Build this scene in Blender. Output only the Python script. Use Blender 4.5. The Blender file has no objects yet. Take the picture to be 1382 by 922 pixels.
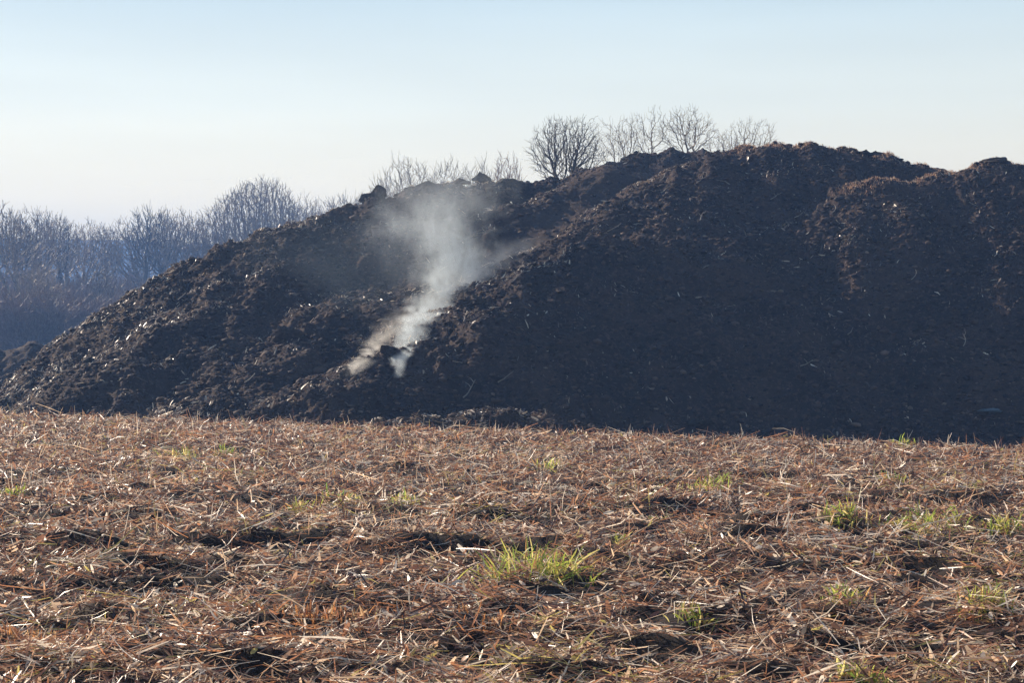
import bpy, math, random
import numpy as np
R = math.radians
rng = np.random.default_rng(7)
random.seed(7)
F, HOR, CX, EYE = 2579.0, 430.0, 691.0, 1.6
SC = bpy.context.scene
COL = SC.collection

# ------------------------------------------------------------------ helpers
def tag(o, label=None, cat=None, group=None, kind=None):
    if label: o["label"] = label
    if cat: o["category"] = cat
    if group: o["group"] = group
    if kind: o["kind"] = kind
    return o

def empty(name, loc):
    o = bpy.data.objects.new(name, None); COL.objects.link(o); o.location = loc
    o.empty_display_size = .3
    return o

def mesh_np(name, V, Q, mat, cols=None, parent=None, smooth=False):
    """V (n,3), Q (m,k) all faces of k corners"""
    V = np.asarray(V, np.float32); Q = np.asarray(Q, np.int32)
    m = bpy.data.meshes.new(name); k = Q.shape[1]
    m.vertices.add(len(V)); m.vertices.foreach_set("co", V.ravel())
    m.loops.add(Q.size); m.loops.foreach_set("vertex_index", Q.ravel())
    m.polygons.add(len(Q))
    m.polygons.foreach_set("loop_start", np.arange(len(Q), dtype=np.int32) * k)
    m.polygons.foreach_set("loop_total", np.full(len(Q), k, np.int32))
    if smooth: m.polygons.foreach_set("use_smooth", np.ones(len(Q), bool))
    m.update(calc_edges=True)
    if cols is not None:
        a = m.color_attributes.new("tint", "FLOAT_COLOR", "POINT")
        c = np.ones((len(V), 4), np.float32); c[:, :3] = cols
        a.data.foreach_set("color", c.ravel())
    m.materials.append(mat)
    o = bpy.data.objects.new(name, m); COL.objects.link(o)
    if parent: o.parent = parent
    return o

_perm = np.random.default_rng(3).permutation(256)
_perm = np.concatenate([_perm, _perm, _perm])
def perlin(x, y, seed=0):
    x = x + seed * 17.37; y = y + seed * 31.71
    xi = np.floor(x).astype(int); yi = np.floor(y).astype(int)
    xf = x - xi; yf = y - yi; xi = xi & 255; yi = yi & 255
    u = xf * xf * xf * (xf * (xf * 6 - 15) + 10); v = yf * yf * yf * (yf * (yf * 6 - 15) + 10)
    def g(a, b, dx, dy):
        h = _perm[_perm[a & 255] + (b & 255)] * (2 * np.pi / 256)
        return np.cos(h) * dx + np.sin(h) * dy
    n00 = g(xi, yi, xf, yf); n10 = g(xi + 1, yi, xf - 1, yf)
    n01 = g(xi, yi + 1, xf, yf - 1); n11 = g(xi + 1, yi + 1, xf - 1, yf - 1)
    a = n00 + u * (n10 - n00); b = n01 + u * (n11 - n01)
    return (a + v * (b - a)) * 1.4

def sstep(t):
    t = np.clip(t, 0, 1); return t * t * (3 - 2 * t)

def at(px, py, Y):
    return ((px - CX) * Y / F, Y, EYE + (HOR - py) * Y / F)

# ------------------------------------------------------------------ materials
def new_mat(name):
    m = bpy.data.materials.new(name); m.use_nodes = True
    m.node_tree.nodes.clear(); return m, m.node_tree.nodes, m.node_tree.links

def litter_mat(name, transl=.35, gloss=.12, rough=.45):
    m, n, l = new_mat(name)
    out = n.new("ShaderNodeOutputMaterial")
    at_ = n.new("ShaderNodeAttribute"); at_.attribute_name = "tint"
    ob = n.new("ShaderNodeNewGeometry")
    nz = n.new("ShaderNodeTexNoise"); nz.inputs["Scale"].default_value = 60
    l.new(ob.outputs["Position"], nz.inputs["Vector"])
    mr = n.new("ShaderNodeMapRange"); mr.inputs[3].default_value = .65; mr.inputs[4].default_value = 1.35
    l.new(nz.outputs["Fac"], mr.inputs[0])
    mx = n.new("ShaderNodeVectorMath"); mx.operation = 'SCALE'
    l.new(at_.outputs["Color"], mx.inputs[0]); l.new(mr.outputs[0], mx.inputs["Scale"])
    d = n.new("ShaderNodeBsdfPrincipled"); d.inputs["Roughness"].default_value = rough
    d.inputs["Specular IOR Level"].default_value = gloss * 4
    t = n.new("ShaderNodeBsdfTranslucent")
    l.new(mx.outputs[0], d.inputs["Base Color"]); l.new(mx.outputs[0], t.inputs["Color"])
    s = n.new("ShaderNodeMixShader"); s.inputs[0].default_value = transl
    l.new(d.outputs[0], s.inputs[1]); l.new(t.outputs[0], s.inputs[2]); l.new(s.outputs[0], out.inputs["Surface"])
    return m

def soil_mat(name, c1, c2, c3, scale=1.0, bump=.6, bdist=.05):
    m, n, l = new_mat(name)
    out = n.new("ShaderNodeOutputMaterial"); g = n.new("ShaderNodeNewGeometry")
    d = n.new("ShaderNodeBsdfPrincipled"); d.inputs["Roughness"].default_value = .9
    d.inputs["Specular IOR Level"].default_value = .2
    a = n.new("ShaderNodeTexNoise"); a.inputs["Scale"].default_value = .55 * scale; a.inputs["Detail"].default_value = 6
    b = n.new("ShaderNodeTexNoise"); b.inputs["Scale"].default_value = 7 * scale; b.inputs["Detail"].default_value = 8
    b.inputs["Roughness"].default_value = .7
    for t in (a, b): l.new(g.outputs["Position"], t.inputs["Vector"])
    r1 = n.new("ShaderNodeValToRGB"); r1.color_ramp.elements[0].position = .38; r1.color_ramp.elements[1].position = .62
    r1.color_ramp.elements[0].color = (*c1, 1); r1.color_ramp.elements[1].color = (*c2, 1)
    l.new(a.outputs["Fac"], r1.inputs[0])
    mr = n.new("ShaderNodeMapRange"); mr.inputs[1].default_value = .5; mr.inputs[2].default_value = .75
    l.new(b.outputs["Fac"], mr.inputs[0])
    mx = n.new("ShaderNodeMix"); mx.data_type = 'RGBA'
    l.new(mr.outputs[0], mx.inputs[0]); l.new(r1.outputs[0], mx.inputs[6]); mx.inputs[7].default_value = (*c3, 1)
    l.new(mx.outputs[2], d.inputs["Base Color"])
    v = n.new("ShaderNodeTexNoise"); v.inputs["Scale"].default_value = 14 * scale; v.inputs["Detail"].default_value = 8
    v.inputs["Roughness"].default_value = .75
    l.new(g.outputs["Position"], v.inputs["Vector"])
    bp = n.new("ShaderNodeBump"); bp.inputs["Strength"].default_value = bump; bp.inputs["Distance"].default_value = bdist
    l.new(v.outputs["Fac"], bp.inputs["Height"]); l.new(bp.outputs[0], d.inputs["Normal"])
    l.new(d.outputs[0], out.inputs["Surface"])
    return m

def bark_mat(name, c1, c2, transl=0):
    m, n, l = new_mat(name)
    out = n.new("ShaderNodeOutputMaterial"); g = n.new("ShaderNodeTexCoord")
    d = n.new("ShaderNodeBsdfPrincipled"); d.inputs["Roughness"].default_value = .6
    a = n.new("ShaderNodeTexNoise"); a.inputs["Scale"].default_value = 3; a.inputs["Detail"].default_value = 5
    l.new(g.outputs["Object"], a.inputs["Vector"])
    r1 = n.new("ShaderNodeValToRGB"); r1.color_ramp.elements[0].position = .35; r1.color_ramp.elements[1].position = .65
    r1.color_ramp.elements[0].color = (*c1, 1); r1.color_ramp.elements[1].color = (*c2, 1)
    l.new(a.outputs["Fac"], r1.inputs[0]); l.new(r1.outputs[0], d.inputs["Base Color"])
    l.new(d.outputs[0], out.inputs["Surface"])
    return m

M_LIT = litter_mat("dry_stalks", .45, .21, .42)
M_GRASS = litter_mat("grass_blades", .6, .10)
M_CHIP = litter_mat("wood_chips", .15, .10, .42)
M_FIELD = soil_mat("field_soil", (.02, .014, .011), (.045, .028, .02), (.08, .05, .034), 2.0)
M_SOIL = soil_mat("mound_soil", (.042, .027, .024), (.085, .053, .040), (.16, .10, .07), 1.0, 1.0, .10)
M_CLOD = soil_mat("clods", (.028, .021, .019), (.06, .042, .032), (.12, .08, .058), 2.0)
M_HILL = soil_mat("far_forest", (.03, .035, .03), (.05, .05, .04), (.06, .06, .05), .02, .2)
M_BARK = bark_mat("grey_bark", (.18, .14, .105), (.36, .28, .21))
M_BARKD = bark_mat("dark_bark", (.06, .048, .04), (.14, .11, .09))
M_BARKP = bark_mat("pale_bark", (.15, .12, .09), (.28, .23, .18))
M_THICK = bark_mat("purplish_twigs", (.16, .09, .07), (.30, .20, .15))
M_RED = bark_mat("reddish_twigs", (.20, .10, .07), (.28, .16, .11))

# ------------------------------------------------------------------ field and ground: one sheet
def edge_y(x): return 25.9 - .55 * x
def gz(x, y, fine=True):
    t = (y - edge_y(np.clip(x, -40, 40)))
    z = -1.7 * sstep(t / 8.0)
    if fine:
        w = np.exp(-np.maximum(np.abs(x) - 14, 0) / 3) * sstep((y - 2) / 3) * sstep((60 - y) / 20)
        b = perlin(x * .55, y * .8, 1) * .07 + perlin(x * 1.2, y * 1.9, 2) * .105 + perlin(x * 2.8, y * 4.0, 4) * .085
        b += np.abs(perlin(x * 7, y * 9, 5)) * .03; b = b * (1 - .6 * sstep((y - 12) / 12))
        z = z + b * w
    return z
def graded(lo, hi, a, b, d):
    core = np.arange(a, b + d / 2, d)
    up = [b]; s = d
    while up[-1] < hi: s *= 1.35; up.append(up[-1] + s)
    dn = [a]; s = d
    while dn[-1] > lo: s *= 1.35; dn.append(dn[-1] - s)
    up[-1] = hi; dn[-1] = lo
    return np.concatenate([np.array(dn[1:][::-1]), core, np.array(up[1:])])
gx = graded(-780, 780, -13, 13, .05); gy = graded(-780, 780, 5.5, 36, .05)
GX, GY = np.meshgrid(gx, gy)
GZ = gz(GX, GY)
def grid_faces(ny, nx):
    i = np.arange(ny * nx).reshape(ny, nx)
    return np.stack([i[:-1, :-1].ravel(), i[:-1, 1:].ravel(), i[1:, 1:].ravel(), i[1:, :-1].ravel()], 1)
g = mesh_np("ground", np.stack([GX.ravel(), GY.ravel(), GZ.ravel()], 1), grid_faces(*GX.shape), M_FIELD, smooth=True)
tag(g, "brown field soil under flattened dry stalks", "field", kind="structure")

# ------------------------------------------------------------------ strips (stalks, blades, chips) in bulk
def strips(c, az, pitch, L, W, bend, roll, cols, n=3):
    """flat bent strips. all inputs arrays; returns V,Q,C"""
    N = len(L)
    d = np.stack([np.cos(az) * np.cos(pitch), np.sin(az) * np.cos(pitch), np.sin(pitch)], 1)
    s = np.stack([-np.sin(az), np.cos(az), np.zeros(N)], 1)
    up = np.cross(d, s) * -1
    up[up[:, 2] < 0] *= -1
    side = s * np.cos(roll)[:, None] + up * np.sin(roll)[:, None]
    nrm = np.cross(side, d)
    V = np.zeros((N, n, 2, 3), np.float32)
    for k in range(n):
        t = k / (n - 1) - .5
        p = c + d * (L * t)[:, None] + nrm * (bend * L * (.25 - t * t))[:, None]
        w = W * (1.0 if 0 < k < n - 1 else .45)
        V[:, k, 0] = p - side * (w * .5)[:, None]; V[:, k, 1] = p + side * (w * .5)[:, None]
    base = np.arange(N)[:, None] * (2 * n)
    Q = np.concatenate([base + np.array([[2 * k, 2 * k + 1, 2 * k + 3, 2 * k + 2]]) for k in range(n - 1)], 0)
    C = np.repeat(cols, 2 * n, 0)
    return V.reshape(-1, 3), Q, C

PAL = np.array([[.70, .43, .27], [.42, .21, .125], [.56, .26, .13], [.96, .83, .68], [.06, .033, .03], [.88, .64, .43], [.18, .09, .07], [.60, .50, .17]])
def palette(x, y, N, pale=0.07):
    p = perlin(x * .8, y * .6, 9); q = perlin(x * 2.3, y * 2.0, 11); r = perlin(x * .35, y * .5, 13)
    w = np.stack([.15 + 0 * p, .27 + .15 * p, np.clip(.12 + .35 * q - .1 * r, .02, 1), np.full(N, pale * 1.35) + .05 * np.clip(r, 0, 1),
                  np.clip(.21 - .12 * p, .05, 1), np.clip(.14 + .2 * r, .02, 1), np.full(N, .15), np.clip(.05 + .3 * (p - .2), .012, 1)], 1)
    w /= w.sum(1, keepdims=True)
    k = (rng.random(N)[:, None] > np.cumsum(w, 1)).sum(1).clip(0, 7)
    return PAL[k] * (.7 + .6 * rng.random(N))[:, None]

def field_points(N, y0=6.4, y1=36, bias=1.1):
    ys = np.linspace(y0, y1, 400); pdf = (.6 * ys + 5) * ys ** -bias; cdf = np.cumsum(pdf); cdf /= cdf[-1]
    y = np.interp(rng.random(N), cdf, ys); x = (rng.random(N) - .5) * (.6 * y + 5)
    k = y < edge_y(x) + 3.5
    return x[k], y[k]
def stalks(N, l0, l1, w0, w1, lift, pit, pale, clump):
    x, y = field_points(N); N = len(x)
    cl = perlin(x * 2.2, y * 2.6, 21)
    keep = rng.random(N) < np.clip(.66 + clump * cl, .08, 1); x, y, cl = x[keep], y[keep], cl[keep]; N = len(x)
    far = np.clip((y - 7) / 22, 0, 1)
    L = (l0 + (l1 - l0) * rng.random(N) ** 1.8)
    W = (w0 + (w1 - w0) * rng.random(N) ** 2) * (1 + .5 * far)
    pitch = rng.normal(0, pit, N)
    flow = perlin(x * .7, y * .7, 31) * 2.5
    az = flow + rng.normal(0, .9, N)
    z = gz(x, y) + lift * rng.random(N) ** 1.5 * (1 + 1.2 * np.clip(cl, -.5, 1)) + np.abs(np.sin(pitch)) * L * .38
    return strips(np.stack([x, y, z], 1), az, pitch, L, W, rng.normal(.15, .3, N), rng.normal(0, .7, N), palette(x, y, N, pale))
parts = [stalks(330000, .05, .19, .004, .012, .06, .34, .10, 1.3),       # broken stalk pieces
         stalks(60000, .14, .46, .004, .010, .08, .18, .16, .6),        # long thin straws
         stalks(60000, .04, .10, .012, .028, .06, .5, .2, .8)]         # leaf scraps
Vs, Qs, Cs, off = [], [], [], 0
for V, Q, C in parts: Vs.append(V); Qs.append(Q + off); Cs.append(C); off += len(V)
o = mesh_np("straw_litter", np.concatenate(Vs), np.concatenate(Qs), M_LIT, np.concatenate(Cs))
tag(o, "flattened dry brown stalks and leaves covering the field", "dry stalks", kind="stuff")

# thin upright dry stems, mostly seen along the far edge of the field
x, y = field_points(9000, 12, 33, -.6); N = len(x)
L = rng.uniform(.05, .2, N) * (1 + rng.random(N) ** 6); pitch = rng.normal(1.2, .35, N)
V, Q, C = strips(np.stack([x, y, gz(x, y) + L * .45], 1), rng.uniform(0, 6.3, N), pitch, L, rng.uniform(.004, .009, N),
                 rng.normal(0, .4, N), rng.uniform(0, 6, N), palette(x, y, N, .1))
o = mesh_np("dry_stubble", V, Q, M_LIT, C)
tag(o, "short upright dry stems standing out of the flattened field", "stubble", kind="stuff")

# ------------------------------------------------------------------ grass tufts
def ray_field(px, py):
    lo, hi = 5.0, 45.0
    for Y in np.arange(6, 40, .02):
        x, yy, z = at(px, py, Y)
        if z < gz(np.array([x]), np.array([Y]))[0] + .02: return x, Y, gz(np.array([x]), np.array([Y]))[0]
    return x, Y, z
GREEN = np.array([[.38, .46, .08], [.60, .58, .14], [.22, .32, .06], [.78, .66, .26], [.62, .38, .15]])
RUST = np.array([[.55, .26, .10], [.42, .18, .08], [.62, .42, .24], [.30, .15, .09], [.50, .30, .16]])
def tuft(name, px, py, wpx, hpx, n, pal, label, cat, grp, lean=.5):
    x0, y0, z0 = ray_field(px, py)
    w = wpx * y0 / F; h = hpx * y0 / F
    r = np.random.default_rng(int(px * 7 + py))
    t = r.normal(0, .33, n); dx = t * w; dy = r.normal(0, .22, n) * w * 1.3
    xx = x0 + dx; yy = y0 + dy
    L = h * r.uniform(.45, 1.25, n); pitch = r.normal(.85, lean * .9, n)
    az = r.uniform(0, 6.3, n)
    c = np.stack([xx + np.cos(az) * np.cos(pitch) * L * .45 - x0, yy + np.sin(az) * np.cos(pitch) * L * .45 - y0,
                  gz(xx, yy) - z0 + np.sin(pitch) * L * .45 + .01], 1)
    cols = pal[r.choice(len(pal), n, p=[.28, .27, .15, .18, .12])] * r.uniform(.8, 1.3, n)[:, None]
    V, Q, C = strips(c, az, pitch, L, r.uniform(.004, .009, n) * (1 + y0 / 40), -r.uniform(.1, .8, n), r.uniform(-1.2, 1.2, n), cols, 5)
    o = mesh_np(name, V, Q, M_GRASS, C); o.location = (x0, y0, z0)
    tag(o, label, cat, grp); return o
GT = "green grass tufts in the dry field"
tufts = [
 (718, 778, 120, 46, 230, "largest tuft of green and straw yellow grass, in the middle of the field"),
 (245, 617, 34, 16, 90, "small bright green tuft at the left, not far from the field's far edge"),
 (303, 615, 22, 15, 50, "thin green tuft just right of a brighter one near the far edge, left side"),
 (460, 678, 42, 18, 90, "bright green tuft in a hollow left of centre in the middle distance"),
 (403, 690, 30, 22, 50, "narrow green tuft left of centre, just nearer than the bright one"),
 (745, 634, 44, 16, 70, "yellow green tuft behind the largest tuft in the middle of the field"),
 (548, 680, 36, 18, 50, "sparse olive tuft beside dark hollow near the middle of the field"),
 (942, 662, 60, 18, 120, "low spreading yellow green patch of grass right of the centre"),
 (975, 652, 40, 16, 60, "yellowish tuft at the right end of a low spreading patch"),
 (1215, 602, 22, 18, 40, "little upright green tuft on the far edge of the field at the right"),
 (1135, 703, 50, 22, 90, "green tuft left of the wide grass patch at the right"),
 (1258, 714, 110, 26, 230, "wide bright green patch of grass near the right side"),
 (1352, 716, 46, 26, 100, "bright green tuft at the right edge of the frame, beside the wide patch"),
 (838, 735, 20, 18, 40, "tiny vivid green tuft right of the largest tuft"),
 (1143, 810, 40, 26, 70, "green tuft close to the camera in the lower right"),
 (1325, 818, 56, 26, 110, "green and yellow tuft at the right in the near field"),
 (1166, 918, 56, 26, 90, "green tuft cut by the bottom of the frame"),
 (1205, 650, 34, 14, 50, "pale yellow green tuft in front of the far edge at the right"),
 (20, 668, 30, 14, 40, "faint olive tuft at the left side of the frame"),
 (935, 838, 44, 24, 50, "sparse yellow green tuft in the near field right of the centre"),
]
for px, py, w, h, n, lab in tufts: tuft("grass_tuft", px, py, w, h, n, GREEN, lab, "grass tuft", GT)
rust = [(440, 838, 120, 20, 300, "wide rust orange patch of dead grass left of centre in the near field"),
        (45, 868, 90, 18, 160, "rust orange patch of dead grass at the lower left corner"),
        (660, 845, 90, 16, 120, "orange brown patch of dead grass below the largest green tuft")]
for px, py, w, h, n, lab in rust:
    tuft("dead_grass_patch", px, py, w, h, n, RUST, lab, "dead grass", "rust coloured patches of dead grass", 1.0)

# pale stalks and husks that stand out one by one
def husk(px, py, lpx, ang, wid, pitch, label, col=(.85, .76, .60)):
    x0, y0, z0 = ray_field(px, py); L = lpx * .8 * y0 / F
    n = 7; V = []; az = ang
    d = np.array([math.cos(az) * math.cos(pitch), math.sin(az) * math.cos(pitch), math.sin(pitch)])
    s = np.cross(d, [0.3, -.8, .5]); s /= np.linalg.norm(s); u = np.cross(s, d)
    ring = 5
    for k in range(n):
        t = k / (n - 1); w = wid * (math.sin(math.pi * min(.97, max(.06, t ** .8))) ** .6) * .5
        p = d * L * t + u * L * .16 * math.sin(t * 3.1) 
        for a in range(ring):
            A = a / ring * 2 * math.pi
            V.append(p + s * w * .62 * math.cos(A) + u * w * .2 * math.sin(A))
    Q = [[k * ring + a, k * ring + (a + 1) % ring, (k + 1) * ring + (a + 1) % ring, (k + 1) * ring + a] for k in range(n - 1) for a in range(ring)]
    o = mesh_np("dry_husk", V, Q, M_LIT, np.tile(np.array(col), (len(V), 1)), smooth=True)
    o.location = (x0, y0, z0 + .05)
    tag(o, label, "dry husk", "pale husks lying on the field")
husks = [
 (538, 773, 24, 2.0, .022, 1.35, "pale husk standing upright left of the largest green tuft"),
 (862, 770, 20, 1.3, .018, 1.3, "pale husk standing upright right of the largest green tuft"),
 (420, 715, 36, -.4, .020, .1, "long flat pale husk lying left of the centre"),
 (670, 722, 16, 2.4, .022, .7, "short pale husk above and left of the largest green tuft"),
 (815, 732, 34, -.1, .016, .08, "narrow white stalk lying beside the tiny vivid green tuft"),
 (700, 660, 26, .1, .05, .2, "broad pale husk lying in the middle distance of the field"),
 (630, 612, 22, 3.0, .05, .2, "broad pale husk near the far edge at the centre"),
 (213, 611, 26, .1, .06, .15, "broad white husk lying beside the bright tuft at the far left"),
 (820, 662, 18, .2, .06, .3, "whitish crumpled husk in middle distance right of the centre"),
 (1010, 700, 22, .3, .035, .3, "pale husk lying to the right in the middle distance"),
 (1240, 668, 24, .5, .04, .3, "pale curled husk near the right, behind the wide green patch"),
 (1100, 890, 24, 1.5, .018, 1.2, "pale husk standing at the bottom, right of the centre"),
 (843, 838, 16, 1.2, .016, 1.2, "small pale husk standing below the largest tuft, to its right"),
 (97, 915, 22, 1.6, .014, 1.3, "thin pale husk standing at the bottom left corner"),
 (525, 895, 30, 1.9, .013, 1.0, "thin pale stalk leaning at the bottom, left of centre"),
 (690, 900, 26, 2.6, .022, .6, "pale curled husk at the bottom centre"),
 (150, 700, 30, .4, .03, .2, "pale husk lying at the left in the middle distance"),
 (300, 760, 34, .7, .018, .2, "narrow pale stalk lying at the left of the near field"),
 (930, 905, 30, .3, .022, .3, "pale stalk at the bottom edge right of the centre"),
 (1300, 880, 40, -.5, .018, .2, "narrow pale stalk at the lower right corner"),
 (60, 775, 30, -.3, .02, .2, "pale stalk lying at the left edge of the near field"),
 (760, 700, 24, 1.0, .02, .5, "pale husk tilted up between the broad husk and the largest tuft"),
]
for h in husks: husk(*h)

# ------------------------------------------------------------------ the mound
RIDGES = {
 "rear_ridge": [(-130, 560, 49), (0, 522, 50), (60, 467, 51), (140, 417, 52), (250, 352, 54), (330, 319, 55), (420, 296, 57), (500, 268, 58),
                (575, 250, 60), (650, 246, 62), (700, 250, 64), (760, 238, 66), (870, 206, 68), (945, 204, 69), (1100, 215, 70), (1400, 240, 70), (1900, 260, 70)],
 "left_spur": [(330, 375, 52.0), (285, 402, 50.5), (235, 428, 49.0), (170, 470, 47.0), (115, 520, 45.5), (60, 560, 44.0)],
 "middle_spur": [(815, 222, 61.9), (765, 248, 60.4), (720, 272, 58.9), (650, 325, 55.9), (590, 368, 53.4), (540, 385, 51.9), (480, 408, 49.9), (420, 445, 47.9), (370, 482, 45.9), (315, 525, 43.9), (270, 562, 41.9)],
 "main_ridge": [(1900, 262, 61), (1500, 262, 61), (1380, 252, 61), (1270, 231, 60.5), (1180, 208, 60), (1080, 195, 60), (1000, 199, 60), (960, 214, 59), (900, 248, 57), (850, 276, 55.2), (800, 302, 53.8),
                (730, 340, 51.6), (690, 368, 50.3), (650, 398, 49.2), (598, 424, 48), (568, 452, 46.8), (562, 480, 45.6), (556, 512, 44.6)],
 "low_shoulder": [(960, 330, 52.3), (880, 313, 52.3), (815, 322, 51.3), (745, 352, 49.8), (680, 392, 47.8), (650, 414, 46.8)],
 "right_ridge": [(1900, 250, 57.5), (1500, 250, 57.5), (1382, 226, 57.2), (1340, 215, 57), (1290, 232, 57), (1200, 245, 56.3), (1150, 264, 55.8), (1110, 291, 55.2), (1085, 312, 54.6)],
 "foot_ridge": [(380, 560, 41.5), (430, 527, 42.5), (465, 506, 43.5), (500, 484, 44), (518, 478, 44.3)],
 "front_foot": [(530, 578, 38), (600, 562, 39), (650, 558, 39.5), (720, 566, 39.5)],
}
names = list(RIDGES)
def ridge_h(X, Y, pts, s=.52, sb=.13, rad=1.1):
    P = np.array([at(*p) for p in pts]); H = np.full(X.shape, -99.0)
    for a, b in zip(P[:-1], P[1:]):
        d = b[:2] - a[:2]; L2 = (d ** 2).sum()
        t = np.clip(((X - a[0]) * d[0] + (Y - a[1]) * d[1]) / L2, 0, 1)
        qx = X - (a[0] + t * d[0]); qy = Y - (a[1] + t * d[1])
        dist = np.sqrt(qx ** 2 + qy ** 2 + rad ** 2) - rad
        H = np.maximum(H, a[2] + t * (b[2] - a[2]) - s * dist)
    return H
def scraped(X, Y):
    """the smooth dark gully face between the two upper ridges"""
    a = np.array(at(905, 0, 65)[:2]); b = np.array(at(665, 0, 54.5)[:2]); d = b - a
    t = np.clip(((X - a[0]) * d[0] + (Y - a[1]) * d[1]) / (d @ d), 0, 1)
    return np.exp(-((X - a[0] - t * d[0]) ** 2 + (Y - a[1] - t * d[1]) ** 2) / 1.7 ** 2)
def mound_h(X, Y):
    Xw = X + perlin(X * .35, Y * .35, 41) * .9 + perlin(X * 1.1, Y * 1.1, 42) * .25
    Yw = Y + perlin(X * .35, Y * .35, 43) * .9 + perlin(X * 1.1, Y * 1.1, 44) * .25
    # keep crests where they are traced: warp fades in away from them
    Hs = []; Hp = []
    for nm in names:
        h = ridge_h(X, Y, RIDGES[nm], {"foot_ridge": .6, "front_foot": .3, "left_spur": .5, "middle_spur": .62, "rear_ridge": .6}.get(nm, .76), rad={"foot_ridge": .4, "front_foot": .5, "low_shoulder": .9, "left_spur": .8, "middle_spur": .9, "rear_ridge": .9}.get(nm, 1.5))
        hw = ridge_h(Xw, Yw, RIDGES[nm], .7)
        Hs.append(h * .65 + hw * .35); Hp.append(h)
    # plateau behind the crests
    xr = np.array([at(*p)[0] for p in RIDGES["rear_ridge"]]); zr = np.array([at(*p)[2] for p in RIDGES["rear_ridge"]]); yr = np.array([at(*p)[1] for p in RIDGES["rear_ridge"]])
    zc = np.interp(X, xr, zr); yc = np.interp(X, xr, yr)
    pl = zc - .15 - .1 * (Y - yc) - .55 * np.maximum(Y - yc - 12, 0) - 3.0 * np.maximum(yc + .3 - Y, 0)
    pl[X < -9] = -99
    Hs[0] = np.maximum(Hs[0], pl)
    H = np.stack(Hs); Hp[0] = np.maximum(Hp[0], pl); top = np.stack(Hp).argmax(0)
    k = .22; m = H.max(0); H = m + k * np.log(np.exp((H - m) / k).sum(0)) - k * .15
    # furrows running down the slope, lumps, clods
    n = perlin(X * .5, Y * .25, 51) * .22 + perlin(X * 1.2, Y * .8, 52) * .22
    lump = perlin(X * 2.6, Y * 2.2, 53); n += lump * .10 + np.maximum(perlin(X * 2.0, Y * 2.0, 56) - .3, 0) * .22
    n -= .3 * n * sstep((X - 4) / 6); n += perlin(X * 5.5, Y * 5, 54) * .055 + (.5 - np.abs(perlin(X * 8, Y * 8, 55))) * .08 + (.5 - np.abs(perlin(X * 3.7, Y * 3.7, 57))) * .12
    sm = scraped(X, Y)
    return H + n * (1 - .75 * sm), top
dx = .055
mx_ = np.arange(-20, 27, dx); my_ = np.concatenate([np.arange(35, 66, dx), np.arange(66, 86, .2)])
MX, MY = np.meshgrid(mx_, my_)
MH, TOP = mound_h(MX, MY)
# settle the crest line: small smooth corrections so the skyline has the right height everywhere
SIL = np.array([(-200, 560), (-60, 540), (0, 520), (30, 493), (60, 466), (100, 440), (140, 415), (190, 383), (250, 350), (290, 333), (330, 317), (380, 304), (420, 292), (460, 278), (490, 270),
 (520, 263), (575, 250), (650, 246), (700, 248), (720, 244), (760, 236), (820, 218), (870, 205), (910, 201), (945, 202), (960, 203), (1000, 197), (1040, 194), (1080, 193), (1130, 198), (1180, 206),
 (1230, 217), (1270, 228), (1290, 230), (1320, 221), (1345, 213), (1382, 224), (1420, 232), (1600, 245), (1900, 255)])
GPX = MX / MY * F + CX
for _ in range(3):
    gpy = HOR - (MH - EYE) * F / MY
    bins = np.arange(-150, 1700, 10); bi = ((GPX - bins[0]) / 10).astype(int); ok = (bi >= 0) & (bi < len(bins))
    top_y = np.full(len(bins), 1e9); np.minimum.at(top_y, bi[ok], gpy[ok])
    err = np.interp(bins + 5, SIL[:, 0], SIL[:, 1]) - top_y                    # >0: too high
    err = np.clip(np.convolve(np.pad(err, 3, mode='edge'), np.ones(7) / 7, 'valid'), -40, 40)
    e = np.interp(GPX, bins + 5, err) * MY / F
    zc_ = EYE + (HOR - np.interp(GPX, SIL[:, 0], SIL[:, 1])) * MY / F
    MH = MH - e * np.clip((MH + 1.7) / (zc_ + 1.7), 0, 1) ** 1.5
GB = gz(MX, MY, False)
MHc = np.maximum(MH, GB - .35)
Vm = np.stack([MX.ravel(), MY.ravel(), MHc.ravel()], 1)
Fm = grid_faces(*MX.shape)
above = (MH > GB - .3).ravel()
Fm = Fm[above[Fm].any(1)]
FT = TOP.ravel()[Fm[:, 0]]
mound = empty("earth_mound", (3.0, 55.0, -1.7))
tag(mound, "long dark heap of soil and wood waste with several overlapping ridges, smoking at its foot", "mound")
for i, nm in enumerate(names):
    f = Fm[FT == i]
    if len(f) == 0: continue
    u, inv = np.unique(f, return_inverse=True)
    part = mesh_np(nm, Vm[u] - np.array([3.0, 55.0, -1.7]), inv.reshape(f.shape), M_SOIL, parent=mound, smooth=True)
def mh(x, y):
    """bilinear height of the mound grid"""
    i = np.clip(np.searchsorted(my_, y) - 1, 0, len(my_) - 2); j = np.clip(((x - mx_[0]) / dx).astype(int), 0, len(mx_) - 2)
    ty = (y - my_[i]) / (my_[i + 1] - my_[i]); tx = (x - mx_[j]) / dx
    return (MHc[i, j] * (1 - tx) + MHc[i, j + 1] * tx) * (1 - ty) + (MHc[i + 1, j] * (1 - tx) + MHc[i + 1, j + 1] * tx) * ty
def ray_mound(px, py):
    Y = np.arange(36, 80, .02); x, y, z = at(px, py, Y)
    h = mh(x, Y); k = np.argmax(z < h)
    if not (z < h).any(): k = np.argmin(z - h)
    return float(x[k]), float(Y[k]), float(h[k])

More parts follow.
